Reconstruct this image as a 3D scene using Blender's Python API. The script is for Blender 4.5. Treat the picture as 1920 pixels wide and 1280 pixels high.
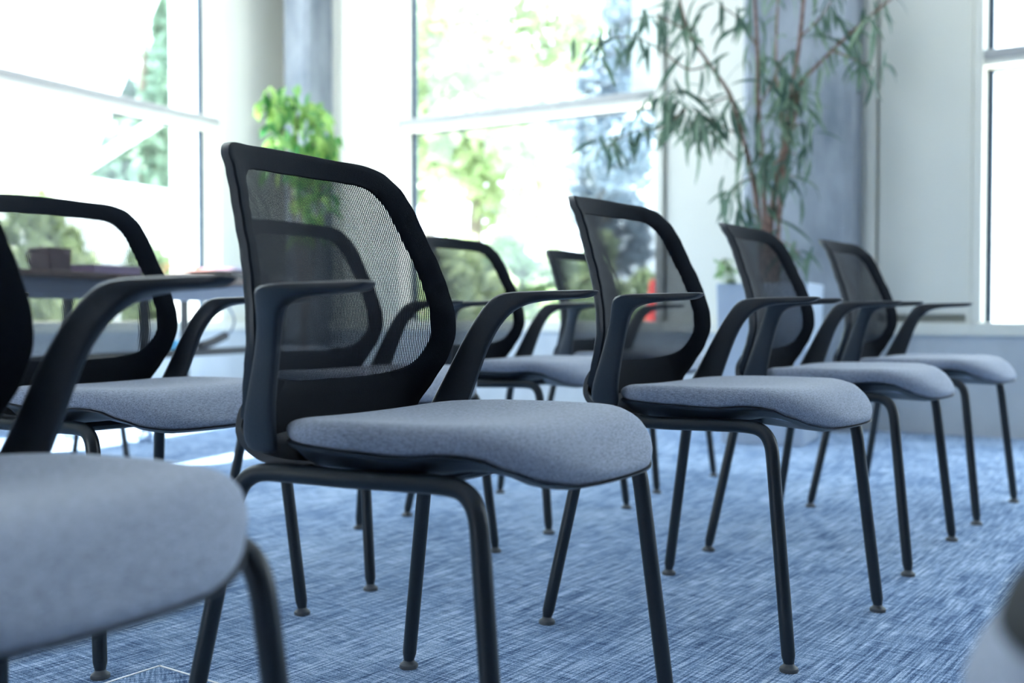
import bpy, bmesh, math, random
from mathutils import Vector, Matrix

# ------------------------------------------------------------------ camera, world, sun, exposure
scene = bpy.context.scene
for o in list(bpy.data.objects):
    bpy.data.objects.remove(o)
COL = scene.collection
EYE = 0.65
F_PX = 2000.0
PITCH = math.atan(51.0 / F_PX)

cam_d = bpy.data.cameras.new('camera')
cam_d.sensor_width = 36.0
cam_d.lens = 36.0 * F_PX / 1920.0
cam_d.dof.use_dof = True
cam_d.dof.focus_distance = 1.85
cam_d.dof.aperture_fstop = 2.6
cam_d.clip_start = 0.02
cam = bpy.data.objects.new('camera', cam_d)
cam.location = (0, 0, EYE)
cam.rotation_euler = (math.pi / 2 - PITCH, 0, 0)
COL.objects.link(cam)
scene.camera = cam

world = bpy.data.worlds.new('sky')
scene.world = world
world.use_nodes = True
wn = world.node_tree
wn.nodes.clear()
w_out = wn.nodes.new('ShaderNodeOutputWorld')
w_bg = wn.nodes.new('ShaderNodeBackground')
w_bg.inputs['Color'].default_value = (0.74, 0.87, 1.0, 1)
w_bg.inputs['Strength'].default_value = 2.3
wn.links.new(w_bg.outputs[0], w_out.inputs[0])

sun_d = bpy.data.lights.new('sun', 'SUN')
sun_d.energy = 9.0
sun_d.angle = math.radians(1.0)
sun_d.color = (1.0, 0.965, 0.91)
sun = bpy.data.objects.new('sun', sun_d)
SUN_FROM = Vector((-0.62, 0.30, 1.0)).normalized()
sun.rotation_euler = SUN_FROM.to_track_quat('Z', 'Y').to_euler()
sun.location = SUN_FROM * 30
COL.objects.link(sun)

scene.view_settings.view_transform = 'Standard'
scene.view_settings.look = 'None'
scene.view_settings.gamma = 1.0
scene.view_settings.use_curve_mapping = False
scene.view_settings.exposure = 1.82
scene.cycles.transparent_max_bounces = 32


# ------------------------------------------------------------------ helpers
def pix(px, py, d):
    """world point that lies d metres along the view direction for a pixel of the 1920x1280 frame"""
    a, b = (px - 960) / F_PX, (640 - py) / F_PX
    c, s = math.cos(PITCH), math.sin(PITCH)
    return Vector((a * d, d * c + b * d * s, EYE - d * s + b * d * c))


def tag(o, label=None, cat=None, group=None, kind=None):
    if label: o['label'] = label
    if cat: o['category'] = cat
    if group: o['group'] = group
    if kind: o['kind'] = kind
    return o


def empty(name, loc=(0, 0, 0), rz=0.0):
    o = bpy.data.objects.new(name, None)
    o.empty_display_size = 0.1
    o.location = loc
    o.rotation_euler = (0, 0, rz)
    COL.objects.link(o)
    return o


class MB:
    """collects vertices and faces, then links them as ONE mesh object"""
    def __init__(self):
        self.v, self.f = [], []

    def add(self, vs, fs):
        n = len(self.v)
        self.v += [tuple(v) for v in vs]
        self.f += [tuple(n + i for i in f) for f in fs]

    def box(self, x0, x1, y0, y1, z0, z1, M=None):
        vs = [Vector((x, y, z)) for z in (z0, z1) for y in (y0, y1) for x in (x0, x1)]
        if M: vs = [M @ v for v in vs]
        self.add(vs, [(0, 2, 3, 1), (4, 5, 7, 6), (0, 1, 5, 4), (2, 6, 7, 3), (1, 3, 7, 5), (0, 4, 6, 2)])

    def rings(self, rings, closed_u=True, cap0=True, cap1=True):
        n = len(rings[0]); vs = [p for r in rings for p in r]; fs = []
        for i in range(len(rings) - 1):
            for j in range(n if closed_u else n - 1):
                k = (j + 1) % n
                fs.append((i * n + j, i * n + k, (i + 1) * n + k, (i + 1) * n + j))
        if cap0: fs.append(tuple(range(n))[::-1])
        if cap1: fs.append(tuple((len(rings) - 1) * n + j for j in range(n)))
        self.add(vs, fs)

    def tube(self, pts, r, n=10, cap=True):
        pts = [Vector(p) for p in pts]
        rs = r if isinstance(r, (list, tuple)) else [r] * len(pts)
        t = (pts[1] - pts[0]).normalized()
        ref = Vector((0, 0, 1)) if abs(t.z) < 0.9 else Vector((1, 0, 0))
        u = t.cross(ref).normalized()
        rings = []
        for i, p in enumerate(pts):
            a = pts[max(i - 1, 0)]; b = pts[min(i + 1, len(pts) - 1)]
            t2 = (b - a).normalized()
            u = (u - t2 * u.dot(t2)).normalized()
            w = t2.cross(u)
            rings.append([p + (u * math.cos(2 * math.pi * k / n) + w * math.sin(2 * math.pi * k / n)) * rs[i] for k in range(n)])
        self.rings(rings, True, cap, cap)

    def lathe(self, prof, n=20, c=(0, 0, 0)):
        rings = [[Vector((c[0] + r * math.cos(2 * math.pi * k / n), c[1] + r * math.sin(2 * math.pi * k / n), c[2] + z)) for k in range(n)] for r, z in prof]
        self.rings(rings)

    def mesh(self, name):
        me = bpy.data.meshes.new(name)
        me.from_pydata(self.v, [], self.f)
        bm = bmesh.new(); bm.from_mesh(me)
        bmesh.ops.recalc_face_normals(bm, faces=bm.faces)
        bm.to_mesh(me); bm.free()
        return me

    def build(self, name, mat, parent=None, smooth=False, bevel=0.0, angle=35):
        me = self.mesh(name)
        me.materials.append(mat)
        o = bpy.data.objects.new(name, me)
        COL.objects.link(o)
        if parent: o.parent = parent
        if smooth:
            me.shade_smooth()
            if angle:
                me.set_sharp_from_angle(angle=math.radians(angle))
        if bevel:
            m = o.modifiers.new('bevel', 'BEVEL'); m.width = bevel; m.segments = 2; m.limit_method = 'ANGLE'
        return o


def catmull(pts, n=6):
    pts = [Vector(p) for p in pts]
    out = []
    for i in range(len(pts) - 1):
        p0 = pts[max(i - 1, 0)]; p1 = pts[i]; p2 = pts[i + 1]; p3 = pts[min(i + 2, len(pts) - 1)]
        for k in range(n):
            t = k / n
            out.append(0.5 * ((2 * p1) + (p2 - p0) * t + (2 * p0 - 5 * p1 + 4 * p2 - p3) * t * t + (3 * p1 - p0 - 3 * p2 + p3) * t ** 3))
    out.append(pts[-1])
    return out


def interp(tab, x):
    if x <= tab[0][0]: return tab[0][1]
    for (a, va), (b, vb) in zip(tab, tab[1:]):
        if x <= b:
            t = (x - a) / (b - a)
            t = t * t * (3 - 2 * t) * 0.5 + t * 0.5
            return va + (vb - va) * t
    return tab[-1][1]


# ------------------------------------------------------------------ materials
def new_mat(name):
    m = bpy.data.materials.new(name)
    m.use_nodes = True
    nt = m.node_tree
    nt.nodes.clear()
    out = nt.nodes.new('ShaderNodeOutputMaterial')
    return m, nt, out


def N(nt, typ, **kw):
    n = nt.nodes.new(typ)
    for k, v in kw.items():
        if k.startswith('i_'):
            n.inputs[k[2:].replace('_', ' ')].default_value = v
        else:
            setattr(n, k, v)
    return n


def principled(name, col, rough=0.5, noise=None, bump=0.0, metallic=0.0, spec=0.5, trans=None, coat=0.0):
    """noise = (scale, colour2, amount-contrast)"""
    m, nt, out = new_mat(name)
    b = N(nt, 'ShaderNodeBsdfPrincipled')
    b.inputs['Base Color'].default_value = (*col, 1)
    b.inputs['Roughness'].default_value = rough
    b.inputs['Metallic'].default_value = metallic
    b.inputs['Specular IOR Level'].default_value = spec
    nt.links.new(b.outputs[0], out.inputs[0])
    if noise:
        tc = N(nt, 'ShaderNodeTexCoord')
        nz = N(nt, 'ShaderNodeTexNoise')
        nz.inputs['Scale'].default_value = noise[0]
        nz.inputs['Detail'].default_value = 5
        nt.links.new(tc.outputs['Object'], nz.inputs['Vector'])
        r = N(nt, 'ShaderNodeValToRGB')
        r.color_ramp.elements[0].color = (*col, 1); r.color_ramp.elements[0].position = 0.35
        r.color_ramp.elements[1].color = (*noise[1], 1); r.color_ramp.elements[1].position = 0.68
        nt.links.new(nz.outputs[0], r.inputs[0])
        nt.links.new(r.outputs[0], b.inputs['Base Color'])
        if bump:
            bp = N(nt, 'ShaderNodeBump'); bp.inputs['Strength'].default_value = bump
            bp.inputs['Distance'].default_value = 0.01
            nt.links.new(nz.outputs[0], bp.inputs['Height'])
            nt.links.new(bp.outputs[0], b.inputs['Normal'])
    return m


def fabric_mat():
    m, nt, out = new_mat('heather grey fabric')
    b = N(nt, 'ShaderNodeBsdfPrincipled'); b.inputs['Roughness'].default_value = 0.95
    b.inputs['Specular IOR Level'].default_value = 0.15
    b.inputs['Sheen Weight'].default_value = 0.25
    tc = N(nt, 'ShaderNodeTexCoord')
    mp1 = N(nt, 'ShaderNodeMapping'); mp1.inputs['Scale'].default_value = (120, 900, 500)
    mp2 = N(nt, 'ShaderNodeMapping'); mp2.inputs['Scale'].default_value = (900, 120, 500)
    n1 = N(nt, 'ShaderNodeTexNoise'); n1.inputs['Scale'].default_value = 1; n1.inputs['Detail'].default_value = 2
    n2 = N(nt, 'ShaderNodeTexNoise'); n2.inputs['Scale'].default_value = 1; n2.inputs['Detail'].default_value = 2
    for a, c in ((mp1, n1), (mp2, n2)):
        nt.links.new(tc.outputs['Object'], a.inputs[0]); nt.links.new(a.outputs[0], c.inputs['Vector'])
    ad = N(nt, 'ShaderNodeMath', operation='ADD')
    nt.links.new(n1.outputs[0], ad.inputs[0]); nt.links.new(n2.outputs[0], ad.inputs[1])
    hf = N(nt, 'ShaderNodeMath', operation='MULTIPLY'); hf.inputs[1].default_value = 0.5
    nt.links.new(ad.outputs[0], hf.inputs[0])
    r = N(nt, 'ShaderNodeValToRGB')
    r.color_ramp.elements[0].position = 0.36; r.color_ramp.elements[0].color = (0.185, 0.212, 0.272, 1)
    r.color_ramp.elements[1].position = 0.64; r.color_ramp.elements[1].color = (0.49, 0.545, 0.66, 1)
    nt.links.new(hf.outputs[0], r.inputs[0]); nt.links.new(r.outputs[0], b.inputs['Base Color'])
    bp = N(nt, 'ShaderNodeBump'); bp.inputs['Strength'].default_value = 0.25; bp.inputs['Distance'].default_value = 0.0006
    nt.links.new(hf.outputs[0], bp.inputs['Height']); nt.links.new(bp.outputs[0], b.inputs['Normal'])
    nt.links.new(b.outputs[0], out.inputs[0])
    return m


def weave_mat(pitch=0.0034, thread=0.47):
    """open net: threads along the width and the height, holes between them"""
    m, nt, out = new_mat('black net weave')
    tc = N(nt, 'ShaderNodeTexCoord')
    sp = N(nt, 'ShaderNodeSeparateXYZ'); nt.links.new(tc.outputs['Object'], sp.inputs[0])

    def band(sock, p, th):
        mu = N(nt, 'ShaderNodeMath', operation='MULTIPLY'); mu.inputs[1].default_value = 1.0 / p
        nt.links.new(sock, mu.inputs[0])
        fr = N(nt, 'ShaderNodeMath', operation='FRACT'); nt.links.new(mu.outputs[0], fr.inputs[0])
        lt = N(nt, 'ShaderNodeMath', operation='LESS_THAN'); lt.inputs[1].default_value = th
        nt.links.new(fr.outputs[0], lt.inputs[0])
        return lt.outputs[0]
    a = band(sp.outputs['Y'], pitch, thread)
    b = band(sp.outputs['Z'], pitch * 0.75, thread * 0.62)
    mx = N(nt, 'ShaderNodeMath', operation='MAXIMUM'); nt.links.new(a, mx.inputs[0]); nt.links.new(b, mx.inputs[1])
    bs = N(nt, 'ShaderNodeBsdfPrincipled')
    bs.inputs['Base Color'].default_value = (0.008, 0.012, 0.021, 1); bs.inputs['Roughness'].default_value = 0.7
    bs.inputs['Specular IOR Level'].default_value = 0.25
    tr = N(nt, 'ShaderNodeBsdfTransparent')
    ms = N(nt, 'ShaderNodeMixShader')
    nt.links.new(mx.outputs[0], ms.inputs[0]); nt.links.new(tr.outputs[0], ms.inputs[1]); nt.links.new(bs.outputs[0], ms.inputs[2])
    nt.links.new(ms.outputs[0], out.inputs[0])
    return m


def carpet_mat():
    m, nt, out = new_mat('blue woven carpet')
    b = N(nt, 'ShaderNodeBsdfPrincipled'); b.inputs['Roughness'].default_value = 1.0
    b.inputs['Specular IOR Level'].default_value = 0.05
    tc = N(nt, 'ShaderNodeTexCoord')
    rot = N(nt, 'ShaderNodeMapping'); rot.inputs['Rotation'].default_value = (0, 0, math.radians(36))
    nt.links.new(tc.outputs['Object'], rot.inputs[0])

    def noise(scale, detail=3, rough=0.6):
        mp = N(nt, 'ShaderNodeMapping'); mp.inputs['Scale'].default_value = scale
        nt.links.new(rot.outputs[0], mp.inputs[0])
        n = N(nt, 'ShaderNodeTexNoise'); n.inputs['Scale'].default_value = 1.0
        n.inputs['Detail'].default_value = detail; n.inputs['Roughness'].default_value = rough
        nt.links.new(mp.outputs[0], n.inputs['Vector'])
        return n.outputs[0]

    def madd(x, w, y=None, c=0.0):
        n = N(nt, 'ShaderNodeMath', operation='MULTIPLY_ADD')
        nt.links.new(x, n.inputs[0]); n.inputs[1].default_value = w
        if y is not None: nt.links.new(y, n.inputs[2])
        else: n.inputs[2].default_value = c
        return n.outputs[0]
    along = noise((190, 7, 1), 2)       # long streaks across the rows
    cross = noise((16, 190, 1), 2)      # shorter crossing streaks
    big = noise((3.0, 2.2, 1), 2)
    tuft = noise((360, 360, 1), 2, 0.7)
    s = madd(along, 0.46, None, -0.07)
    s = madd(cross, 0.34, s)
    s = madd(tuft, 0.40, s)
    hgt = s
    s = madd(big, 0.14, s)
    r = N(nt, 'ShaderNodeValToRGB')
    e = r.color_ramp.elements
    e[0].position = 0.50; e[0].color = (0.050, 0.090, 0.185, 1)
    e[1].position = 0.73; e[1].color = (0.72, 0.84, 0.98, 1)
    mid = e.new(0.61); mid.color = (0.245, 0.365, 0.575, 1)
    nt.links.new(s, r.inputs[0]); nt.links.new(r.outputs[0], b.inputs['Base Color'])
    bp = N(nt, 'ShaderNodeBump'); bp.inputs['Strength'].default_value = 0.5; bp.inputs['Distance'].default_value = 0.004
    nt.links.new(hgt, bp.inputs['Height']); nt.links.new(bp.outputs[0], b.inputs['Normal'])
    nt.links.new(b.outputs[0], out.inputs[0])
    return m


def concrete_mat(name, c1, c2):
    m, nt, out = new_mat(name)
    b = N(nt, 'ShaderNodeBsdfPrincipled'); b.inputs['Roughness'].default_value = 0.8
    tc = N(nt, 'ShaderNodeTexCoord')
    mp = N(nt, 'ShaderNodeMapping'); mp.inputs['Scale'].default_value = (2.6, 2.6, 1.1)
    nt.links.new(tc.outputs['Object'], mp.inputs[0])
    n1 = N(nt, 'ShaderNodeTexNoise'); n1.inputs['Scale'].default_value = 1.6; n1.inputs['Detail'].default_value = 6; n1.inputs['Roughness'].default_value = 0.6
    nt.links.new(mp.outputs[0], n1.inputs['Vector'])
    r = N(nt, 'ShaderNodeValToRGB')
    r.color_ramp.elements[0].position = 0.30; r.color_ramp.elements[0].color = (*c1, 1)
    r.color_ramp.elements[1].position = 0.72; r.color_ramp.elements[1].color = (*c2, 1)
    nt.links.new(n1.outputs[0], r.inputs[0]); nt.links.new(r.outputs[0], b.inputs['Base Color'])
    bp = N(nt, 'ShaderNodeBump'); bp.inputs['Strength'].default_value = 0.15; bp.inputs['Distance'].default_value = 0.01
    nt.links.new(n1.outputs[0], bp.inputs['Height']); nt.links.new(bp.outputs[0], b.inputs['Normal'])
    nt.links.new(b.outputs[0], out.inputs[0])
    return m


def leaf_mat(name, c1, c2, scale=3.0, trans=0.5):
    m, nt, out = new_mat(name)
    tc = N(nt, 'ShaderNodeTexCoord')
    oi = N(nt, 'ShaderNodeObjectInfo')
    n1 = N(nt, 'ShaderNodeTexNoise'); n1.inputs['Scale'].default_value = scale; n1.inputs['Detail'].default_value = 3
    nt.links.new(tc.outputs['Object'], n1.inputs['Vector'])
    ad = N(nt, 'ShaderNodeMath', operation='MULTIPLY_ADD'); ad.inputs[1].default_value = 0.45
    nt.links.new(oi.outputs['Random'], ad.inputs[0])
    sb = N(nt, 'ShaderNodeMath', operation='SUBTRACT'); sb.inputs[1].default_value = 0.22
    nt.links.new(n1.outputs[0], sb.inputs[0]); nt.links.new(sb.outputs[0], ad.inputs[2])
    r = N(nt, 'ShaderNodeValToRGB')
    r.color_ramp.elements[0].position = 0.32; r.color_ramp.elements[0].color = (*c1, 1)
    r.color_ramp.elements[1].position = 0.68; r.color_ramp.elements[1].color = (*c2, 1)
    nt.links.new(ad.outputs[0], r.inputs[0])
    d = N(nt, 'ShaderNodeBsdfPrincipled'); d.inputs['Roughness'].default_value = 0.5
    t = N(nt, 'ShaderNodeBsdfTranslucent')
    nt.links.new(r.outputs[0], d.inputs['Base Color']); nt.links.new(r.outputs[0], t.inputs['Color'])
    ms = N(nt, 'ShaderNodeMixShader'); ms.inputs[0].default_value = trans
    nt.links.new(d.outputs[0], ms.inputs[1]); nt.links.new(t.outputs[0], ms.inputs[2])
    nt.links.new(ms.outputs[0], out.inputs[0])
    return m


def glass_mat():
    m, nt, out = new_mat('window glass')
    tr = N(nt, 'ShaderNodeBsdfTransparent'); tr.inputs['Color'].default_value = (0.95, 0.98, 0.98, 1)
    gl = N(nt, 'ShaderNodeBsdfGlossy'); gl.inputs['Roughness'].default_value = 0.02
    ms = N(nt, 'ShaderNodeMixShader'); ms.inputs[0].default_value = 0.05
    nt.links.new(tr.outputs[0], ms.inputs[1]); nt.links.new(gl.outputs[0], ms.inputs[2])
    nt.links.new(ms.outputs[0], out.inputs[0])
    return m


def wood_mat(name, c1, c2):
    m, nt, out = new_mat(name)
    b = N(nt, 'ShaderNodeBsdfPrincipled'); b.inputs['Roughness'].default_value = 0.45
    tc = N(nt, 'ShaderNodeTexCoord')
    mp = N(nt, 'ShaderNodeMapping'); mp.inputs['Scale'].default_value = (22, 1.6, 22)
    nt.links.new(tc.outputs['Object'], mp.inputs[0])
    n1 = N(nt, 'ShaderNodeTexNoise'); n1.inputs['Scale'].default_value = 1.0; n1.inputs['Detail'].default_value = 6
    nt.links.new(mp.outputs[0], n1.inputs['Vector'])
    r = N(nt, 'ShaderNodeValToRGB')
    r.color_ramp.elements[0].position = 0.3; r.color_ramp.elements[0].color = (*c1, 1)
    r.color_ramp.elements[1].position = 0.7; r.color_ramp.elements[1].color = (*c2, 1)
    nt.links.new(n1.outputs[0], r.inputs[0]); nt.links.new(r.outputs[0], b.inputs['Base Color'])
    nt.links.new(b.outputs[0], out.inputs[0])
    return m


M = {}
M['carpet'] = carpet_mat()
M['fabric'] = fabric_mat()
M['weave'] = weave_mat()
M['plastic'] = principled('dark moulded plastic', (0.0090, 0.0145, 0.0225), 0.42, (220, (0.0115, 0.0175, 0.027)), 0.05)
M['border'] = principled('black woven border', (0.004, 0.0065, 0.011), 0.85, (900, (0.007, 0.011, 0.018)), 0.2, spec=0.2)
M['steel'] = principled('dark powder coated steel', (0.006, 0.0115, 0.0175), 0.38, (300, (0.0085, 0.015, 0.022)), 0.03)
M['glide'] = principled('grey glide plastic', (0.07, 0.08, 0.09), 0.5, (200, (0.09, 0.10, 0.11)))
M['cream'] = principled('cream painted metal panel', (0.775, 0.775, 0.70), 0.45, (1.3, (0.815, 0.815, 0.74)))
M['frame'] = principled('cream window frame', (0.78, 0.775, 0.695), 0.4, (2.0, (0.82, 0.815, 0.735)))
M['frame_shaded'] = principled('window frame greyed for shade', (0.42, 0.425, 0.42), 0.5, (2.0, (0.46, 0.465, 0.46)))  # frame colour darkened to paint in the shade on transom fronts
M['gasket'] = principled('blue black window gasket', (0.03, 0.06, 0.10), 0.5, (20, (0.05, 0.08, 0.12)))
M['seam'] = principled('grey green panel seam', (0.36, 0.37, 0.33), 0.6, (10, (0.40, 0.41, 0.36)))
M['concrete'] = concrete_mat('grey concrete', (0.18, 0.215, 0.265), (0.41, 0.45, 0.51))
M['plinth'] = concrete_mat('pale concrete plinth', (0.50, 0.545, 0.59), (0.62, 0.66, 0.70))
M['ceiling'] = principled('white ceiling', (0.78, 0.79, 0.80), 0.8, (4, (0.82, 0.82, 0.83)))
M['glass'] = glass_mat()
M['rear_wall'] = principled('warm grey wall paint', (0.20, 0.205, 0.21), 0.8, (3, (0.23, 0.235, 0.24)))
M['bark'] = principled('reddish brown bark', (0.17, 0.095, 0.075), 0.8, (40, (0.30, 0.19, 0.155)), 0.4)
M['twig'] = principled('brown twig', (0.16, 0.11, 0.08), 0.8, (40, (0.26, 0.19, 0.14)), 0.3)
M['trunk'] = principled('grey brown trunk', (0.12, 0.10, 0.08), 0.9, (12, (0.22, 0.18, 0.14)), 0.5)
M['fig'] = leaf_mat('long narrow green leaf', (0.065, 0.130, 0.098), (0.25, 0.36, 0.25), 6, 0.4)
M['broad'] = leaf_mat('bright green broad leaf', (0.05, 0.22, 0.07), (0.34, 0.54, 0.14), 5, 0.45)
M['variegated'] = leaf_mat('white green leaf', (0.30, 0.48, 0.20), (0.80, 0.84, 0.72), 30, 0.4)
M['tree_y'] = leaf_mat('yellow green foliage', (0.20, 0.29, 0.12), (0.56, 0.64, 0.38), 0.9, 0.5)
M['tree_g'] = leaf_mat('mid green foliage', (0.11, 0.20, 0.09), (0.38, 0.48, 0.27), 0.9, 0.5)
M['tree_b'] = leaf_mat('blue green foliage', (0.13, 0.19, 0.24), (0.36, 0.44, 0.53), 0.9, 0.4)
M['tree_t'] = leaf_mat('teal green foliage', (0.07, 0.16, 0.12), (0.30, 0.44, 0.32), 0.9, 0.45)
M['planter'] = principled('pale blue grey planter', (0.42, 0.50, 0.62), 0.55, (5, (0.46, 0.54, 0.66)))
M['soil'] = principled('dark potting soil', (0.03, 0.022, 0.016), 1.0, (60, (0.07, 0.05, 0.035)), 0.6)
M['pave'] = principled('pale paving', (0.62, 0.60, 0.55), 0.85, (1.5, (0.70, 0.68, 0.63)))
M['lawn'] = principled('lawn green', (0.16, 0.28, 0.07), 1.0, (3, (0.30, 0.42, 0.14)))
M['white'] = principled('white render', (0.86, 0.87, 0.88), 0.7, (2, (0.90, 0.90, 0.90)))
M['siding'] = principled('pale blue siding', (0.70, 0.74, 0.82), 0.7, (2, (0.76, 0.79, 0.86)))
M['wood'] = wood_mat('dark walnut desk top', (0.055, 0.030, 0.024), (0.12, 0.065, 0.05))
M['desk_grey'] = principled('slate blue desk panel', (0.13, 0.17, 0.25), 0.5, (6, (0.16, 0.20, 0.28)))
M['black'] = principled('matt black metal', (0.012, 0.014, 0.018), 0.5, (60, (0.02, 0.022, 0.026)))
M['chrome'] = principled('brushed chrome', (0.62, 0.66, 0.72), 0.18, (30, (0.70, 0.74, 0.80)), metallic=1.0)
M['box_brown'] = principled('dusky purple brown case', (0.10, 0.075, 0.09), 0.6, (20, (0.13, 0.10, 0.12)))
M['paper'] = principled('white paper', (0.80, 0.80, 0.82), 0.8, (30, (0.85, 0.85, 0.86)))
M['pink'] = principled('pink folder', (0.55, 0.22, 0.28), 0.6, (20, (0.62, 0.28, 0.33)))
M['violet'] = principled('violet folder', (0.34, 0.29, 0.52), 0.6, (20, (0.40, 0.35, 0.58)))
M['rust'] = principled('orange brown card', (0.45, 0.20, 0.07), 0.7, (20, (0.52, 0.26, 0.10)))
M['sky_box'] = principled('bright blue card', (0.12, 0.48, 0.75), 0.6, (20, (0.16, 0.54, 0.80)))
M['gold'] = principled('amber wire', (0.42, 0.25, 0.08), 0.4, (60, (0.52, 0.34, 0.14)))
M['red'] = principled('red plastic', (0.72, 0.05, 0.05), 0.5, (10, (0.78, 0.08, 0.07)))
M['tub'] = principled('pale blue upholstery', (0.30, 0.45, 0.68), 0.8, (120, (0.34, 0.50, 0.73)), 0.1)
M['tub_dark'] = principled('dark seat lining', (0.005, 0.009, 0.012), 0.9, (80, (0.008, 0.012, 0.015)), 0.1)
M['tape'] = principled('bright aluminium trim', (0.85, 0.87, 0.90), 0.35, (30, (0.9, 0.92, 0.94)))

# ------------------------------------------------------------------ the setting
# back wall frame: s runs to the right along the wall, t runs outwards, z up
BC = Vector((-1.763, 8.294, 0)); BD = Vector((0.853, -0.5225, 0)).normalized(); BN = Vector((-BD.y, BD.x, 0))
MB_BACK = Matrix(((BD.x, BN.x, 0, BC.x), (BD.y, BN.y, 0, BC.y), (0, 0, 1, 0), (0, 0, 0, 1)))
# left wall frame: s runs towards the corner, t runs outwards
LD = Vector((0.4563, 0.8898, 0)).normalized(); LN = Vector((-LD.y, LD.x, 0))
MB_LEFT = Matrix(((LD.x, LN.x, 0, BC.x), (LD.y, LN.y, 0, BC.y), (0, 0, 1, 0), (0, 0, 0, 1)))


def s_of(px, D, t=0.0, Nn=None):
    """distance along a wall line at which the view ray through pixel column px meets it"""
    o = BC + (Nn * t if Nn else Vector((0, 0, 0)))
    a = (px - 960) / F_PX
    # o.x + s D.x = a (o.y + s D.y)
    return (a * o.y - o.x) / (D.x - a * D.y)


def sb(px, t=0.0): return s_of(px, BD, t, BN)
def sl(px, t=0.0): return s_of(px, LD, t, LN)


H_ROOM = 3.35
SILL0, SILL1 = 0.535, 0.605         # bottom and top of the sill rail
TR0, TR1 = 1.965, 2.045             # transom

# floor follows the two window walls: cut as a polygon
fl = MB()
A_ = BC - LD * 12; B_ = BC; C_ = BC + BD * 11
poly = [A_, B_, C_, Vector((9.5, -5, 0)), Vector((-7, -5, 0))]
fl.add([(p.x, p.y, 0) for p in poly] + [(p.x, p.y, -0.15) for p in poly],
       [(0, 1, 2, 3, 4), (9, 8, 7, 6, 5)] + [(i, (i + 1) % 5, 5 + (i + 1) % 5, 5 + i) for i in range(5)])
floor = tag(fl.build('floor', M['carpet']), 'blue grey woven carpet floor with pale streaks', kind='structure')
cl = MB()
cl.add([(p.x, p.y, H_ROOM) for p in poly] + [(p.x, p.y, H_ROOM + 0.25) for p in poly],
       [(0, 1, 2, 3, 4), (9, 8, 7, 6, 5)] + [(i, (i + 1) % 5, 5 + (i + 1) % 5, 5 + i) for i in range(5)])
ceil = tag(cl.build('ceiling', M['ceiling']), 'plain white ceiling above the chairs', kind='structure')


def wbox(name, mat, MW, parent, s0, s1, t0, t1, z0, z1, bevel=0.0):
    m_ = MB(); m_.box(s0, s1, t0, t1, z0, z1, MW)
    return m_.build(name, mat, parent, bevel=bevel)


def window(name, MW, s0, s1, label, fs0=0.09, fs1=0.09, gask=(True, True)):
    """outer frame s0..s1 from the sill rail up to the ceiling with one transom; glass set back in the wall"""
    r = empty(name); tag(r, label, kind='structure')
    wbox('window_frame', M['frame'], MW, r, s0, s0 + fs0, -0.03, 0.16, SILL1, H_ROOM, 0.006)
    wbox('window_frame', M['frame'], MW, r, s1 - fs1, s1, -0.03, 0.16, SILL1, H_ROOM, 0.006)
    wbox('window_sill', M['frame'], MW, r, s0 - 0.0, s1, -0.04, 0.16, SILL0, SILL1, 0.006)
    tz = TR0 + .032
    tr_ = wbox('transom', M['frame_shaded'], MW, r, s0 + fs0, s1 - fs1, -0.02, 0.16, tz, TR1, 0.004)
    wbox('transom_lit_lip', M['frame'], MW, tr_, s0 + fs0, s1 - fs1, -0.012, 0.16, TR0, tz, 0.004)  # strip kept in frame colour to stand for the brightly lit underside
    wbox('window_head', M['frame'], MW, r, s0 + fs0, s1 - fs1, -0.03, 0.16, H_ROOM - 0.08, H_ROOM, 0.006)
    for z0, z1 in ((SILL1, TR0), (TR1, H_ROOM - 0.08)):
        p = wbox('pane', M['glass'], MW, r, s0 + fs0, s1 - fs1, 0.145, 0.152, z0, z1)
        if gask[0]: wbox('gasket', M['gasket'], MW, p, s0 + fs0, s0 + fs0 + 0.030, 0.13, 0.16, z0, z1)
        if gask[1]: wbox('gasket', M['gasket'], MW, p, s1 - fs1 - 0.030, s1 - fs1, 0.13, 0.16, z0, z1)
        wbox('gasket', M['gasket'], MW, p, s0 + fs0, s1 - fs1, 0.135, 0.158, z1 - 0.012, z1)
    return r


# ---- back wall
wb = wbox('wall_back', M['plinth'], MB_BACK, None, -0.4, 10.5, -0.02, 0.22, 0.0, SILL0)
tag(wb, 'pale concrete plinth wall under the back windows', kind='structure')


def panel(wall, MW, s0, s1, z0=SILL1, z1=H_ROOM, t0=0.0):
    p = wbox('wall_panel', M['cream'], MW, wall, s0, s1, t0, 0.16, z0, z1, 0.004)
    return p


w2a, w2b = sb(745), sb(1245)
w3a = sb(1822)
panel(wb, MB_BACK, -0.3, sb(637)); panel(wb, MB_BACK, sb(637) + 0.012, w2a - 0.004)
panel(wb, MB_BACK, w2b + 0.012, sb(1500)); panel(wb, MB_BACK, sb(1500) + 0.01, sb(1641))
panel(wb, MB_BACK, sb(1641) + 0.012, w3a - 0.006, SILL1 + 0.045); panel(wb, MB_BACK, w3a + 2.62, w3a + 3.18)
for a, b in ((-0.3, w2a), (w2b, w3a), (w3a + 2.6, w3a + 3.2)):
    wbox('sill_rail', M['frame'], MB_BACK, wb, a, b, -0.04, 0.16, SILL0, SILL1, 0.006)
    wbox('backing', M['seam'], MB_BACK, wb, a, b, 0.05, 0.15, SILL1, H_ROOM)
wbox('panel_trim', M['frame'], MB_BACK, wb, w3a - 0.03, w3a - 0.004, -0.01, 0.05, SILL1, H_ROOM, 0.004)
wbox('panel_trim', M['frame'], MB_BACK, wb, sb(1622), sb(1641), -0.02, 0.05, SILL1, H_ROOM, 0.004)
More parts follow.
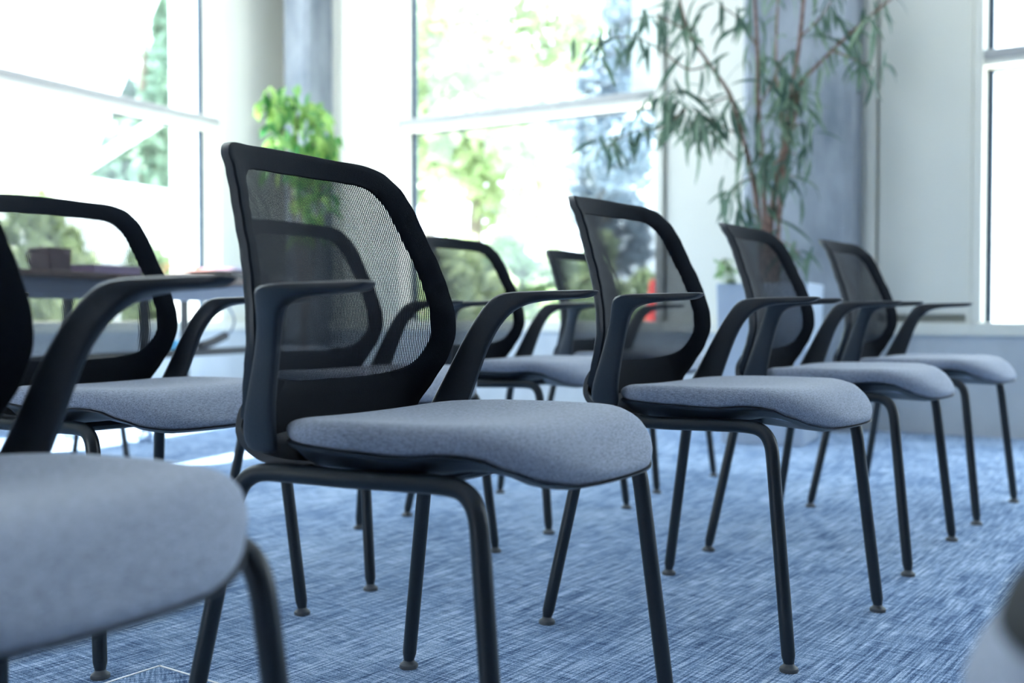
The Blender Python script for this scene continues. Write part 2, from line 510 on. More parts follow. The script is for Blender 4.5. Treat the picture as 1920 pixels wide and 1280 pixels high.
window('window_1', MB_BACK, w2a, w2b, 'tall cream window with transom between the two concrete columns', sb(779, .14) - w2a - 0.02, 0.05, (True, False))
window('window_2', MB_BACK, w3a, w3a + 2.6, 'cream window at the right end of the back wall', sb(1853, .14) - w3a - 0.015, 0.09, (True, True))

window('window_4', MB_BACK, w3a + 3.2, 10.45, 'second right window beyond the edge of the view', 0.09, 0.09, (True, True))
# ---- left wall
wl = wbox('wall_left', M['plinth'], MB_LEFT, None, -12, 0.1, -0.02, 0.22, 0.0, SILL0)
tag(wl, 'pale concrete plinth wall under the left window', kind='structure')
w1b = sl(417)
panel(wl, MB_LEFT, w1b + 0.004, 0.1); wbox('sill_rail', M['frame'], MB_LEFT, wl, w1b, 0.1, -0.04, 0.16, SILL0, SILL1, 0.006)
window('window_3', MB_LEFT, w1b - 3.7, w1b, 'large bright left window with sloping view of trees', 0.09, w1b - sl(378, .14) - 0.02, (True, True))
panel(wl, MB_LEFT, w1b - 5.3, w1b - 3.704)
wbox('sill_rail', M['frame'], MB_LEFT, wl, w1b - 5.3, w1b - 3.7, -0.04, 0.16, SILL0, SILL1, 0.006)
panel(wl, MB_LEFT, w1b - 8.6, w1b - 5.31); panel(wl, MB_LEFT, -12, w1b - 8.61)
wbox('sill_rail', M['frame'], MB_LEFT, wl, -12, w1b - 5.3, -0.04, 0.16, SILL0, SILL1, 0.006)
# ---- the two walls that close the room behind and to the right of the camera
fw = MB(); fw.box(-7.6, 9.7, -5.2, -5.0, 0, H_ROOM)
tag(fw.build('wall_front', M['rear_wall']), 'plain wall behind the camera', kind='structure')
c_ = C_; d_ = Vector((9.5, -5, 0)) - c_; L_ = d_.length; dn = d_.normalized(); nn_ = Vector((-dn.y, dn.x, 0))
MR = Matrix(((dn.x, nn_.x, 0, c_.x), (dn.y, nn_.y, 0, c_.y), (0, 0, 1, 0), (0, 0, 0, 1)))
tag(wbox('wall_right', M['rear_wall'], MR, None, 0, L_, 0, .2, 0, H_ROOM), 'plain wall at the right end of the room', kind='structure')


# ---- concrete columns, chamfered
def column(s0, s1, t0, label, cham=0.035):
    t1 = 0.12
    P = [(s0 + cham, t0), (s1 - cham, t0), (s1, t0 + cham), (s1, t1), (s0, t1), (s0, t0 + cham)]
    mm = MB()
    mm.rings([[MB_BACK @ Vector((a, b, z)) for a, b in P] for z in (0.0, 1.2, 2.4, H_ROOM)])
    o = mm.build('concrete_column', M['concrete'])
    return tag(o, label, kind='structure')


cR0 = sb(1388, -0.24); 
column(cR0, sb(1592, -0.24), -0.24, 'wide grey concrete column behind the tall potted fig')
column(sb(530, -0.28), sb(577, -0.28), -0.28, 'grey concrete column in the corner behind the broad leaved plant')

# ------------------------------------------------------------------ the chair
def X_side(z): return interp([(.46, -.205), (.50, -.197), (.535, -.178), (.575, -.160), (.615, -.148), (.655, -.150), (.698, -.161), (.739, -.175), (.777, -.192), (.82, -.209), (.86, -.228), (.888, -.245), (.92, -.262)], z)
def wrap(z): return interp([(.47, .015), (.55, .045), (.64, .062), (.75, .060), (.92, .055)], z)
def W_out(z): return interp([(.47, .185), (.50, .204), (.535, .218), (.57, .231), (.62, .240), (.655, .239), (.698, .232), (.739, .224), (.777, .217), (.82, .209), (.86, .201), (.95, .198)], z)


def X_back(y, z):
    w = max(W_out(z), .16)
    return X_side(z) - wrap(z) * (1 - min((y / w) ** 2, 1.1))


def outline(nseg=14):
    half = [(0.0, .9155), (.05, .9145), (.10, .911), (.142, .9085), (.166, .902), (.185, .889), (.199, .860), (.2095, .818), (.217, .777), (.225, .739), (.2325, .698), (.239, .655), (.240, .618), (.232, .572), (.218, .536), (.202, .500), (.185, .478), (.165, .468), (.10, .466), (.05, .466), (0, .466)]
    c = catmull([(a, b, 0) for a, b in half], 4)
    r = [(p.x, p.y) for p in c]
    return r + [(-a, b) for a, b in r[::-1][1:-1]]


def inset_loop(L):
    out = []
    n = len(L)
    zb, zt = .548, .874
    half = [(0, zt), (.05, zt - .001), (.10, zt - .003), (.134, .866), (.154, .850), (.166, .822), (.176, .782), (.187, .730), (.196, .680), (.200, .640), (.196, .606), (.181, .578), (.157, .561), (.12, .553), (.06, zb), (0, zb)]
    c = catmull([(a, b, 0) for a, b in half], 4)
    r = [(p.x, p.y) for p in c]
    full = r + [(-a, b) for a, b in r[::-1][1:-1]]
    # resample by angle so that it pairs with L
    cz = .69
    ang = [math.atan2(a, b - cz) for a, b in full]

    def at(th):
        for i in range(len(full)):
            j = (i + 1) % len(full)
            a0, a1 = ang[i], ang[j]
            d = (a1 - a0 + math.pi) % (2 * math.pi) - math.pi
            e = (th - a0 + math.pi) % (2 * math.pi) - math.pi
            if d != 0 and 0 <= e / d <= 1:
                t = e / d
                return (full[i][0] * (1 - t) + full[j][0] * t, full[i][1] * (1 - t) + full[j][1] * t)
        return full[0]
    return [at(math.atan2(a, b - cz)) for a, b in L]


def P3(y, z, dx=0.0): return Vector((X_back(y, z) + dx, y, z))


XF, YF, YR = 0.258, 0.247, 0.265


def make_chair():
    root = empty('mesh_back_armchair')
    # --- seat pad
    zt = [(-.17, .498), (-.12, .506), (0, .509), (.10, .510), (.18, .512), (.225, .509), (.258, .500), (.285, .482), (.302, .462)]
    zr = [(-.17, .478), (0, .474), (.10, .4725), (.160, .478), (.20, .475), (.236, .458), (.268, .441), (.29, .434), (.31, .434)]

    def plan(th, k=1.0):
        c, s = math.cos(th), math.sin(th)
        n = 2.45 if c > 0 else 4.5
        rr = (abs(c) ** n + abs(s) ** n) ** (-1 / n)
        x = .065 + rr * c * (.238 if c > 0 else .225) * k
        y = rr * s * (.240 if c > 0 else .240 - .012 * abs(rr * c)) * k
        return x, y
    NT = 72
    rings = []
    for k in (0.0001, .2, .4, .55, .66, .74, .80, .85, .89, .925, .955, .978, .992, 1.0):
        ring = []
        for j in range(NT):
            th = 2 * math.pi * j / NT
            x, y = plan(th, k)
            xe, ye = plan(th, 1.0)
            top = interp(zt, x) - .012 * max(0, 1 - (y / .2) ** 2) * max(0, 1 - abs(x - .03) / .25)
            rim = interp(zr, xe)
            k0 = .86 - .24 * max(0, math.cos(th)) ** 1.5
            if k > k0:
                e = min((k - k0) / (1.0 - k0), 1)
                drop = (.52 + .10 * max(0, math.cos(th))) * (1 - max(0, 1 - e ** 2.8) ** .5)
                z = top + (rim - top) * drop
            else:
                z = top
            ring.append(Vector((x, y, z)))
        rings.append(ring)
    for k, e in ((.998, .72), (.992, .88), (.984, .97), (.975, 1.0), (.95, 1.1)):
        ring = []
        for j in range(NT):
            th = 2 * math.pi * j / NT
            x, y = plan(th, 1.0); top = interp(zt, x); rim = interp(zr, x)
            xx, yy = plan(th, k)
            ring.append(Vector((xx, yy, top + (rim - top) * e)))
        rings.append(ring)
    m = MB(); m.rings(rings)
    m.build('seat_pad', M['fabric'], root, True, angle=60)
    # --- seat shell under the pad
    zb = [(-.17, .452), (-.10, .442), (-.02, .439), (.08, .440), (.14, .446), (.18, .452), (.205, .452), (.236, .445), (.268, .428), (.29, .421), (.31, .421)]
    rings = []
    for k, f in ((.95, 0.0), (.985, 0.0), (.998, .06), (.998, .16), (.985, .26), (.955, .42), (.92, .72), (.87, .94), (.75, 1.0), (.3, 1.0), (.0001, 1.0)):
        ring = []
        for j in range(NT):
            th = 2 * math.pi * j / NT
            x, y = plan(th, k); xe, ye = plan(th, 1.0)
            rim = interp(zr, xe) - .001
            low = min(interp(zb, x), rim - .010)
            ring.append(Vector((x, y, rim + (low - rim) * f)))
        rings.append(ring)
    m = MB(); m.rings(rings)
    m.build('seat_shell', M['plastic'], root, True, angle=50)
    # --- curved support that carries the back
    path = catmull([(-.05, 0, .442), (-.11, 0, .441), (-.155, 0, .446), (-.188, 0, .458), (-.207, 0, .478), (-.211, 0, .505), (-.200, 0, .535)], 4)
    hw = [(0, .185), (.4, .206), (.7, .209), (.85, .203), (1, .190)]
    rings = []
    for i, p in enumerate(path):
        q = i / (len(path) - 1); w = interp(hw, q)
        a = path[max(i - 1, 0)]; b = path[min(i + 1, len(path) - 1)]
        t = (b - a).normalized(); nn = Vector((t.z, 0, -t.x))
        row = []
        for sgn, off in ((1, .006), (-1, -.006)):
            ys = [w * (j / 6 - 1) if False else -w + 2 * w * j / 10 for j in range(11)]
            if sgn < 0: ys = ys[::-1]
            for y in ys:
                bow = -.028 * (1 - (y / w) ** 2) * q ** 2
                row.append(p + nn * off + Vector((bow, y, 0)))
        rings.append(row)
    m = MB(); m.rings(rings)
    m.build('back_support', M['plastic'], root, True, angle=50)
    # --- back: rim, woven border, net
    L = outline(); I = inset_loop(L); n = len(L)

    def ringat(f, dx):
        return [P3(L[j][0] * (1 - f) + I[j][0] * f, L[j][1] * (1 - f) + I[j][1] * f, dx) for j in range(n)]
    m = MB()
    m.rings([ringat(0.0, .002), ringat(-.02, -.004), ringat(-.01, -.013), ringat(.22, -.016), ringat(.26, -.008), ringat(.24, .0), ringat(0.0, .002)], True, False, False)
    m.build('back_frame', M['plastic'], root, True, angle=50)
    m = MB()
    m.rings([ringat(1.0, -.0015), ringat(.9, -.004), ringat(.5, -.0055), ringat(.27, -.0065), ringat(.03, -.001), ringat(.0, .003), ringat(.06, .0070), ringat(.3, .0080), ringat(.7, .0060), ringat(.97, .0025), ringat(1.0, -.0015)], True, False, False)
    m.build('back_border', M['border'], root, True, angle=50)
    m = MB()
    cy, cz = 0.0, .70
    for dx in (.0008, .00045, .0001):      # a knitted net has depth
        rings = []
        for f in (1.01, .85, .7, .55, .4, .25, .12, .001):
            rings.append([P3(cy + (I[j][0] - cy) * f, cz + (I[j][1] - cz) * f, dx) for j in range(n)])
        m.rings(rings, True, False, True)
    m.build('back_net', M['weave'], root, True, angle=0)
    # --- arms
    rear = [(-.176, .456), (-.186, .470), (-.174, .505), (-.150, .553), (-.130, .597), (-.114, .637), (-.1045, .663), (-.094, .680), (-.077, .6885), (-.040, .6900), (.0, .6905), (.05, .6910), (.088, .6912), (.101, .6910), (.106, .6885)]
    front = [(-.120, .456), (-.1125, .470), (-.1065, .505), (-.093, .553), (-.080, .597), (-.068, .631), (-.058, .650), (-.043, .663), (-.020, .6700), (.010, .6735), (.04, .675), (.068, .676), (.086, .6775), (.096, .681), (.101, .6845)]
    ymid = [.213, .219, .232, .242, .250, .262, .275, .286, .292, .294, .294, .293, .293, .293, .293]
    hthk = [.008, .008, .008, .008, .0082, .0092, .011, .013, .0155, .0175, .0185, .0185, .0172, .0145, .010]
    twist = [.012, .012, .012, .012, .011, .010, .006, .003, 0, 0, 0, 0, 0, 0, 0]
    for sg in (-1, 1):
        rings = []
        for (rx, rz), (fx, fz), ym, ht, tw in zip(rear, front, ymid, hthk, twist):
            a = Vector((rx, 0, rz)); b = Vector((fx, 0, fz)); d = b - a
            sec = []
            for u, v in ((0, -.6), (0, .6), (.10, 1), (.5, 1.08), (.9, 1), (1, .6), (1, -.6), (.9, -1), (.5, -1.08), (.10, -1)):
                q = a + d * u
                q.x -= .006 * max(0, min(1, (.66 - q.z) / .05))
                sec.append(Vector((q.x, sg * (ym + ht * v + tw * (u - .5)), q.z)))
            rings.append(sec)
        m = MB(); m.rings(rings)
        o = m.build('armrest', M['plastic'], root, True, angle=40)
        sd = o.modifiers.new('smooth', 'SUBSURF'); sd.levels = 1; sd.render_levels = 1
    # --- legs: each half of a bent side tube, with a glide
    RT = .0128
    zc = .4345
    for sg in (-1, 1):
        yt = sg * .222
        fr = [(0.0, yt, zc), (.12, yt, zc + .004), (.165, yt, zc + .004), (.188, yt * 1.006, zc), (.204, yt * 1.015, zc - .012), (.213, yt * 1.022, zc - .032), (.2175, yt * 1.03, zc - .06)]
        foot = Vector((XF, sg * YF, .014))
        p1 = Vector(fr[-1])
        fr = catmull(fr, 4) + [p1 + (foot - p1) * t for t in (.25, .5, .75, .96)] + [foot]
        rad = [RT] * (len(fr) - 2) + [RT * .98, RT * .74]
        m = MB(); m.tube(fr, rad, 14)
        lg = m.build('leg', M['steel'], root, True)
        g = MB(); g.lathe([(.0001, 0), (.0165, 0), (.0175, .003), (.0165, .007), (.011, .011), (.009, .016)], 18, (XF, sg * YF, 0))
        g.build('glide', M['glide'], lg, True)
        rr = [(0.0, yt, zc), (-.10, yt, zc - .001), (-.145, yt, zc - .003), (-.170, yt * 1.006, zc - .010), (-.187, yt * 1.015, zc - .025), (-.197, yt * 1.025, zc - .048), (-.2035, yt * 1.035, zc - .075)]
        foot = Vector((-.268, sg * YR, .014)); p1 = Vector(rr[-1])
        rr = catmull(rr, 4) + [p1 + (foot - p1) * t for t in (.25, .5, .75, .96)] + [foot]
        rad = [RT] * (len(rr) - 2) + [RT * .98, RT * .74]
        m = MB(); m.tube(rr, rad, 14)
        lg = m.build('leg', M['steel'], root, True)
        g = MB(); g.lathe([(.0001, 0), (.0165, 0), (.0175, .003), (.0165, .007), (.011, .011), (.009, .016)], 18, (-.268, sg * YR, 0))
        g.build('glide', M['glide'], lg, True)
    for x in (-.09, .10):
        m = MB(); m.tube([(x, -.222, zc), (x, 0, zc - .002), (x, .222, zc)], .010, 10)
        m.build('crossbar', M['steel'], root, True)
    return root


def copy_tree(o, parent=None):
    c = o.copy(); COL.objects.link(c)
    if parent is not None: c.parent = parent
    for ch in list(o.children): copy_tree(ch, c)
    return c


CHAIRS = [
    ('A', -0.102, 1.583, -31.8, 'nearest fully visible armchair in sharp focus, black mesh back, left of centre'),
    ('B', 0.447, 2.280, -36.98, 'mesh back armchair right of centre, with a whole back and both armrests unobstructed'),
    ('C', 0.911, 2.989, -34.15, 'mesh back armchair in front of the pale planter, second from right'),
    ('D', 1.382, 3.636, -37.42, 'rightmost mesh back armchair, farthest of the front row by the right panel'),
    ('E', -0.400, 2.853, -35.57, 'mesh back armchair mostly hidden, seen through the net of the focused chair'),
    ('F', -0.808, 2.243, -34.73, 'mesh back armchair at the left edge with the desk seen through its net'),
    ('H', 0.032, 3.498, -33.8, 'back row armchair seen between the two big centre chairs, below the window'),
    ('I', 0.457, 4.215, -35.0, 'farthest back row armchair, partly hidden behind the right centre chair'),
    ('G', -0.530, 0.890, -32.2, 'large blurred foreground armchair cut off at the lower left corner'),
    ('J', 0.54, 0.49, 150.0, 'very close blurred chair at the lower right corner, only its seat edge showing'),
]
proto = make_chair()
for i, (k, x, y, a, lab) in enumerate(CHAIRS):
    c = proto if i == 0 else copy_tree(proto)
    c.location = (x, y, 0); c.rotation_euler = (0, 0, math.radians(a))
    tag(c, lab, 'chair', 'matching mesh back armchairs set out in rows')

# ------------------------------------------------------------------ black pouch on the nearest seat at the lower right
pc_ = empty('soft_pouch', (0.298, 0.482, 0.5085)); tag(pc_, 'blurred black pouch lying on the seat at the lower right corner', 'pouch')
pc_.rotation_euler = (0, 0, math.radians(60))
m = MB()
rg = []
for u, z in ((.0001, 0), (.8, 0), (.97, .002), (1.0, .005), (.97, .009), (.9, .011), (.35, .0125), (.0001, .0125)):
    rg.append([Vector((.12 * u * math.copysign(abs(math.cos(t)) ** .7, math.cos(t)), .068 * u * math.copysign(abs(math.sin(t)) ** .7, math.sin(t)), z)) for t in [2 * math.pi * k / 36 for k in range(36)]])
m.rings(rg); m.build('body', M['tub_dark'], pc_, True, angle=60)
m = MB(); m.tube([(-.06, .02, .0125), (0, .02, .013), (.06, .02, .0125)], .002, 8); m.build('zip', M['black'], pc_, True)

# ------------------------------------------------------------------ floor box
fb = pix(300, 1249, 1.0); dirv = fb - Vector((0, 0, EYE)); t_ = -EYE / dirv.z
P0 = Vector((0, 0, EYE)) + dirv * t_
fx = Vector((math.cos(math.radians(-35)), math.sin(math.radians(-35)), 0)); fy = Vector((-fx.y, fx.x, 0))
box = empty('floor_socket_box', (P0.x, P0.y, 0), math.radians(-35))
tag(box, 'square floor socket box with bright metal edge in the carpet', 'floor socket')
S_ = .26
for nm, (x0, x1, y0, y1) in (('a', (0, S_, -.004, 0)), ('b', (0, .004, -S_, 0)), ('c', (0, S_, -S_, -S_ + .004)), ('d', (S_ - .004, S_, -S_, 0))):
    m = MB(); m.box(x0, x1, y0, y1, 0.0, .003); m.build('edge_trim', M['tape'], box)
m = MB(); m.box(.005, S_ - .005, -S_ + .005, -.005, 0.0, .0022); m.build('lid', M['carpet'], box)

# ------------------------------------------------------------------ long desk by the left window, and what stands on it
DE0 = Vector((-2.30, 4.06, 0)); DDIR = Vector((0.371, 0.9285, 0)).normalized(); DNRM = Vector((-DDIR.y, DDIR.x, 0))
DESK_Z = 0.845
DL = 2.55
drot = math.atan2(DDIR.y, DDIR.x)
desk = empty('work_desk', DE0, drot)     # local x runs along the front edge, local y towards the wall
tag(desk, 'long dark walnut desk with slate panel below the left window', 'desk')
m = MB(); m.box(0, DL, 0, .72, DESK_Z - .03, DESK_Z); m.build('desk_top', M['wood'], desk, bevel=.004)
m = MB(); m.box(.05, DL - .05, .06, .085, DESK_Z - .125, DESK_Z - .031); m.build('apron', M['desk_grey'], desk, bevel=.003)
for x in (.30, 1.42, DL - .2):
    for y in (.10, .60):
        m = MB(); m.box(x - .02, x + .02, y - .02, y + .02, 0.06, DESK_Z - .031)
        lg = m.build('leg', M['black'], desk, bevel=.003)
        for dx in (-.022, .022):
            w_ = MB()
            w_.rings([[Vector((x + .028 * math.cos(a), y + dx * 1.0 + s * .009, .030 + .030 * math.sin(a))) for a in [2 * math.pi * k / 18 for k in range(18)]] for s in (-1, 1)])
            w_.build('caster', M['chrome'], lg, True)
m = MB(); m.box(.325, DL - .225, .085, .115, .423, .463); m.build('stretcher', M['black'], desk, bevel=.003)


sv = pix(186, 640, 4.35)
stool = empty('low_stool', (sv.x, sv.y, 0), .4); tag(stool, 'low black stool on thin splayed legs before the desk', 'stool')
m = MB(); m.lathe([(.0001, .445), (.10, .445), (.115, .455), (.115, .47), (.10, .48), (.0001, .482)], 28); m.build('seat', M['black'], stool, True)
for k in range(4):
    a_ = math.pi / 4 + k * math.pi / 2
    m = MB(); m.tube([(.075 * math.cos(a_), .075 * math.sin(a_), .446), (.155 * math.cos(a_), .155 * math.sin(a_), 0)], .009, 8); m.build('leg', M['steel'], stool, True)


def on_desk(px, off):
    """local desk coordinates of a pixel column, at a distance off behind the front edge"""
    o = DE0 + DNRM * off; a = (px - 960) / F_PX
    s = (a * o.y - o.x) / (DDIR.x - a * DDIR.y)
    return s, off


def desk_item(name, px, off, label, cat, group=None):
    s, o_ = on_desk(px, off)
    P = DE0 + DDIR * s + DNRM * o_
    r = empty(name, (P.x, P.y, DESK_Z), drot)
    return tag(r, label, cat, group)


r = desk_item('carrying_case', 96, .34, 'dark boxy case with looped handle standing on the desk', 'case')
m = MB(); m.box(-.075, .075, -.06, .06, 0, .115); m.build('body', M['box_brown'], r, bevel=.006)
m = MB(); m.box(-.078, .078, -.063, .063, .115, .125); m.build('lid', M['box_brown'], r, bevel=.003)
m = MB(); m.tube(catmull([(-.078, 0, .02), (-.12, 0, .035), (-.145, 0, .075), (-.13, 0, .105), (-.078, 0, .112)], 6), .006, 8); m.build('handle', M['black'], r, True)
r = desk_item('document_tray', 190, .30, 'low violet grey document tray lying on the desk', 'tray')
m = MB(); m.box(-.17, .17, -.11, .11, 0, .008); m.build('tray_base', M['violet'], r, bevel=.002)
for x0, x1, y0, y1 in ((-.17, .17, -.11, -.104), (-.17, .17, .104, .11), (-.17, -.164, -.11, .11), (.164, .17, -.11, .11)):
    m = MB(); m.box(x0, x1, y0, y1, .008, .05); m.build('tray_side', M['violet'], r)
m = MB(); m.box(-.14, .14, -.09, .09, .008, .03); m.build('paper_stack', M['paper'], r)
stack = [('black_binder', 'black', 432, .20, .19, .15, .040, 'black binder at the bottom of the desk pile', 'binder'),
         ('paper_folder', 'pink', 405, .22, .20, .15, .014, 'pink folder on the pile at the desk end', 'folder'),
         ('paper_folder', 'violet', 440, .16, .15, .13, .016, 'violet folder on the pile at the desk end', 'folder'),
         ('cardboard_sleeve', 'rust', 350, .20, .12, .10, .016, 'orange brown cardboard sleeve on the desk beside the wire', 'sleeve'),
         ('paper_stack', 'paper', 512, .18, .08, .10, .03, 'white paper stack at the far desk end', 'paper')]
zoff = 0
for nm, mt, px, off, hx, hy, hz, lab, cat in stack:
    r = desk_item(nm, px, off, lab, cat)
    z0 = .0405 if mt == 'pink' else (.055 if mt == 'violet' else 0.0)
    r.location.z = DESK_Z + z0
    m = MB(); m.box(-hx, hx, -hy, hy, 0, hz * .15); m.build('cover', M[mt], r, bevel=.001)
    m = MB(); m.box(-hx + .004, hx - .004, -hy + .004, hy - .004, hz * .15, hz * .85); m.build('pages', M['paper'] if mt != 'black' else M['black'], r)
    m = MB(); m.box(-hx, hx, -hy, hy, hz * .85, hz); m.build('cover', M[mt], r, bevel=.001)
random.seed(4)
s, _ = on_desk(335, .50)
P = DE0 + DDIR * s + DNRM * .50
m = MB()
pts = []
for k in range(26):
    a = k * 1.1
    pts.append((-.25 + k * .020 + .03 * math.cos(a * 1.3), .04 * math.sin(a), .008 + .085 * abs(math.sin(a * .77 + .4))))
m.tube(catmull(pts, 5), .006, 6)
wire = m.build('tangled_wire', M['gold'], None, True)
wire.location = (P.x, P.y, DESK_Z); wire.rotation_euler = (0, 0, drot)
tag(wire, 'tangled amber wire heaped on the desk', 'wire')
# hanging cable with black foam sleeve
cb = empty('desk_cable', DE0 + DDIR * on_desk(426, .10)[0] + DNRM * .10, drot)
tag(cb, 'grey cable with black foam sleeve hanging under the desk', 'cable')
m = MB(); m.tube(catmull([(0, 0, .70), (.03, -.01, .66), (.05, -.012, .61), (.02, -.012, .555), (-.04, -.012, .525)], 6), .006, 8); m.build('cord', M['desk_grey'], cb, True)
m = MB(); m.tube(catmull([(-.03, -.012, .53), (-.15, -.010, .495), (-.26, -.005, .475)], 5), [.023] * 10 + [.016], 10); m.build('foam_sleeve', M['black'], cb, True)
s, _ = on_desk(340, .10); P = DE0 + DDIR * s + DNRM * .10
bx = empty('small_carton', (P.x, P.y, .4632), drot); tag(bx, 'small blue and white carton resting on the desk stretcher', 'carton')
m = MB(); m.box(-.07, .02, -.02, .02, 0, .05); m.build('blue_half', M['sky_box'], bx, bevel=.002)
m = MB(); m.box(.0202, .10, -.02, .02, 0, .05); m.build('white_half', M['paper'], bx, bevel=.002)

# ------------------------------------------------------------------ plants
def leaf_mesh(name, L_, W_, bend, mat, n=6, fold=.15):
    vs, fs = [], []
    for i in range(n + 1):
        t = i / n
        w = W_ * .5 * math.sin(math.pi * min(t * .93 + .05, 1.0)) ** .8 * (1 - .25 * t)
        if i == n: w = .0006
        x = L_ * t * math.cos(bend * t * .5); z = -L_ * t * math.sin(bend * t * .6)
        vs += [(x, -w, z + fold * w), (x, 0, z), (x, w, z + fold * w)]
    for i in range(n):
        for j in range(2):
            a = i * 3 + j
            fs.append((a, a + 1, a + 4, a + 3))
    me = bpy.data.meshes.new(name); me.from_pydata(vs, [], fs); me.materials.append(mat); me.shade_smooth()
    return me


def leaf_matrix(p, d, roll):
    x = d.normalized(); up = Vector((0, 0, 1))
    y = up.cross(x)
    if y.length < 1e-3: y = Vector((0, 1, 0))
    y.normalize(); z = x.cross(y)
    R_ = Matrix((x, y, z)).transposed().to_4x4() @ Matrix.Rotation(roll, 4, 'X')
    return Matrix.Translation(p) @ R_


def put_leaf(me, parent, Mx, name='leaf'):
    o = bpy.data.objects.new(name, me); COL.objects.link(o)
    o.parent = parent
    o.matrix_local = Mx
    return o


# planter + fig tree
PD = 5.5
pc = pix(1445, 640, PD); PCX, PCY = pc.x, pc.y
pl = empty('square_planter', (PCX, PCY, 0), math.atan2(BD.y, BD.x) + math.radians(6))
tag(pl, 'pale blue grey square planter holding the tall fig', 'planter')
HP = .805; a0, a1 = .205, .228
m = MB()
def sq(h, z): return [Vector((sx * h, sy * h, z)) for sx, sy in ((-1, -1), (1, -1), (1, 1), (-1, 1))]
m.rings([sq(a0, 0), sq(a1, HP), sq(a1 - .022, HP), sq(a1 - .025, HP - .07)], True, True, False)
m.build('pot', M['planter'], pl, bevel=.006)
m = MB(); m.rings([sq(a1 - .028, HP - .075), sq(a1 - .0245, HP - .065)], True, True, True); m.build('soil', M['soil'], pl)

random.seed(11)
fig = empty('tall_fig_plant', (PCX, PCY, HP - .065)); tag(fig, 'tall fig with red brown stems and narrow drooping leaves', 'plant')
finv = Vector((PCX, PCY, HP - .065))


def fp(px, py, dd=0.0): return pix(px, py, PD + dd) - finv


stems = [
    ([(1446, 548, 0), (1442, 440, .02), (1456, 345, .03), (1476, 250, .0), (1486, 165, -.05), (1500, 70, -.1), (1512, -60, -.1)], .021, .008),
    ([(1430, 548, .05), (1424, 430, .06), (1412, 335, .05), (1392, 255, .0), (1370, 180, -.05), (1330, 120, -.1), (1292, 60, -.15), (1270, -20, -.2)], .016, .006),
    ([(1440, 548, -.06), (1434, 420, -.05), (1430, 300, -.06), (1422, 200, -.1), (1420, 90, -.12), (1412, -60, -.12)], .016, .007),
    ([(1456, 548, .03), (1460, 420, .0), (1470, 310, -.02), (1492, 210, -.05), (1500, 160, -.05), (1560, 95, -.12), (1620, 40, -.2), (1680, -10, -.25)], .014, .006),
    ([(1450, 548, -.05), (1448, 400, .06), (1468, 260, .1), (1455, 120, .1), (1462, -60, .1)], .012, .005),
]
tips = []
for pts, r0, r1 in stems:
    c = catmull([fp(*p) for p in pts], 6)
    m = MB(); n_ = len(c)
    m.tube(c, [r0 + (r1 - r0) * i / (n_ - 1) for i in range(n_)], 9)
    m.build('stem', M['bark'], fig, True)
    tips.append(c)
branches = [
    [(1392, 255, 0), (1350, 235, -.1), (1310, 210, -.15), (1285, 205, -.2)],
    [(1370, 180, -.05), (1330, 190, -.15), (1270, 170, -.2), (1235, 185, -.25)],
    [(1380, 300, .05), (1345, 265, -.1), (1315, 230, -.2), (1300, 215, -.2)],
    [(1330, 120, -.1), (1290, 130, -.2), (1240, 95, -.25), (1190, 70, -.3), (1130, 75, -.35), (1105, 90, -.35)],
    [(1285, 205, -.2), (1240, 240, -.3), (1190, 245, -.3), (1120, 285, -.35)],
    [(1292, 60, -.15), (1230, 30, -.2), (1180, 40, -.3)],
    [(1420, 90, -.12), (1390, 40, -.2), (1350, 10, -.25)],
    [(1422, 200, -.1), (1450, 150, -.2), (1470, 100, -.25)],
    [(1500, 70, -.1), (1540, 30, -.2), (1570, -20, -.25)],
    [(1560, 95, -.12), (1600, 110, -.25), (1640, 130, -.3)],
    [(1430, 330, -.06), (1470, 290, -.2), (1495, 290, -.25)],
    [(1412, 335, .05), (1390, 340, -.1), (1372, 365, -.15)],
    [(1442, 440, .02), (1480, 460, -.2), (1500, 478, -.25)],
    [(1424, 410, .06), (1400, 400, -.1), (1390, 380, -.15)],
    [(1476, 250, 0), (1500, 230, -.15), (1515, 240, -.2)],
    [(1456, 345, .03), (1480, 330, -.1), (1500, 335, -.15)],
]
for pts in branches:
    c = catmull([fp(*p) for p in pts], 5)
    m = MB(); m.tube(c, [.006 - .0035 * i / (len(c) - 1) for i in range(len(c))], 6)
    m.build('branch', M['twig'], fig, True)
    tips.append(c[4:]); tips.append(c[8:]) if len(c) > 12 else None
lm = [leaf_mesh('leaf', .19, .030, 0.7, M['fig']), leaf_mesh('leaf', .15, .026, 1.0, M['fig']), leaf_mesh('leaf', .23, .030, .5, M['fig'])]
cand = []
for ci, c in enumerate(tips):
    nl = 44 if ci < 5 else 14
    for k in range(nl):
        if ci < 5:
            i = int(len(c) * (.42 + .58 * random.random()) - 1) if random.random() < .9 else int(len(c) * random.uniform(.15, .42))
        else:
            i = random.randrange(max(1, len(c) // 4), len(c))
        i = max(0, min(i, len(c) - 1))
        p = c[i] + Vector((random.gauss(0, .045), random.gauss(0, .05), random.gauss(0, .03)))
        if (p + finv).z > 2.75: continue
        az = random.uniform(0, 2 * math.pi)
        el = random.uniform(-1.35, -.1) if random.random() < .85 else random.uniform(-.1, .5)
        d = Vector((math.cos(az) * math.cos(el), math.sin(az) * math.cos(el), math.sin(el)))
        cand.append(leaf_matrix(p, d, random.uniform(-.6, .6)) @ Matrix.Scale(random.uniform(.75, 1.15), 4))
for i, Mx in enumerate(cand[:300]):
    put_leaf(lm[i % 3], fig, Mx)
if len(cand) > 300:
    me0 = lm[1]; m = MB()
    for Mx in cand[300:]:
        m.add([Mx @ v.co for v in me0.vertices], [tuple(p.vertices) for p in me0.polygons])
    tag(m.build('foliage', M['fig'], fig, True, angle=0), kind='stuff')

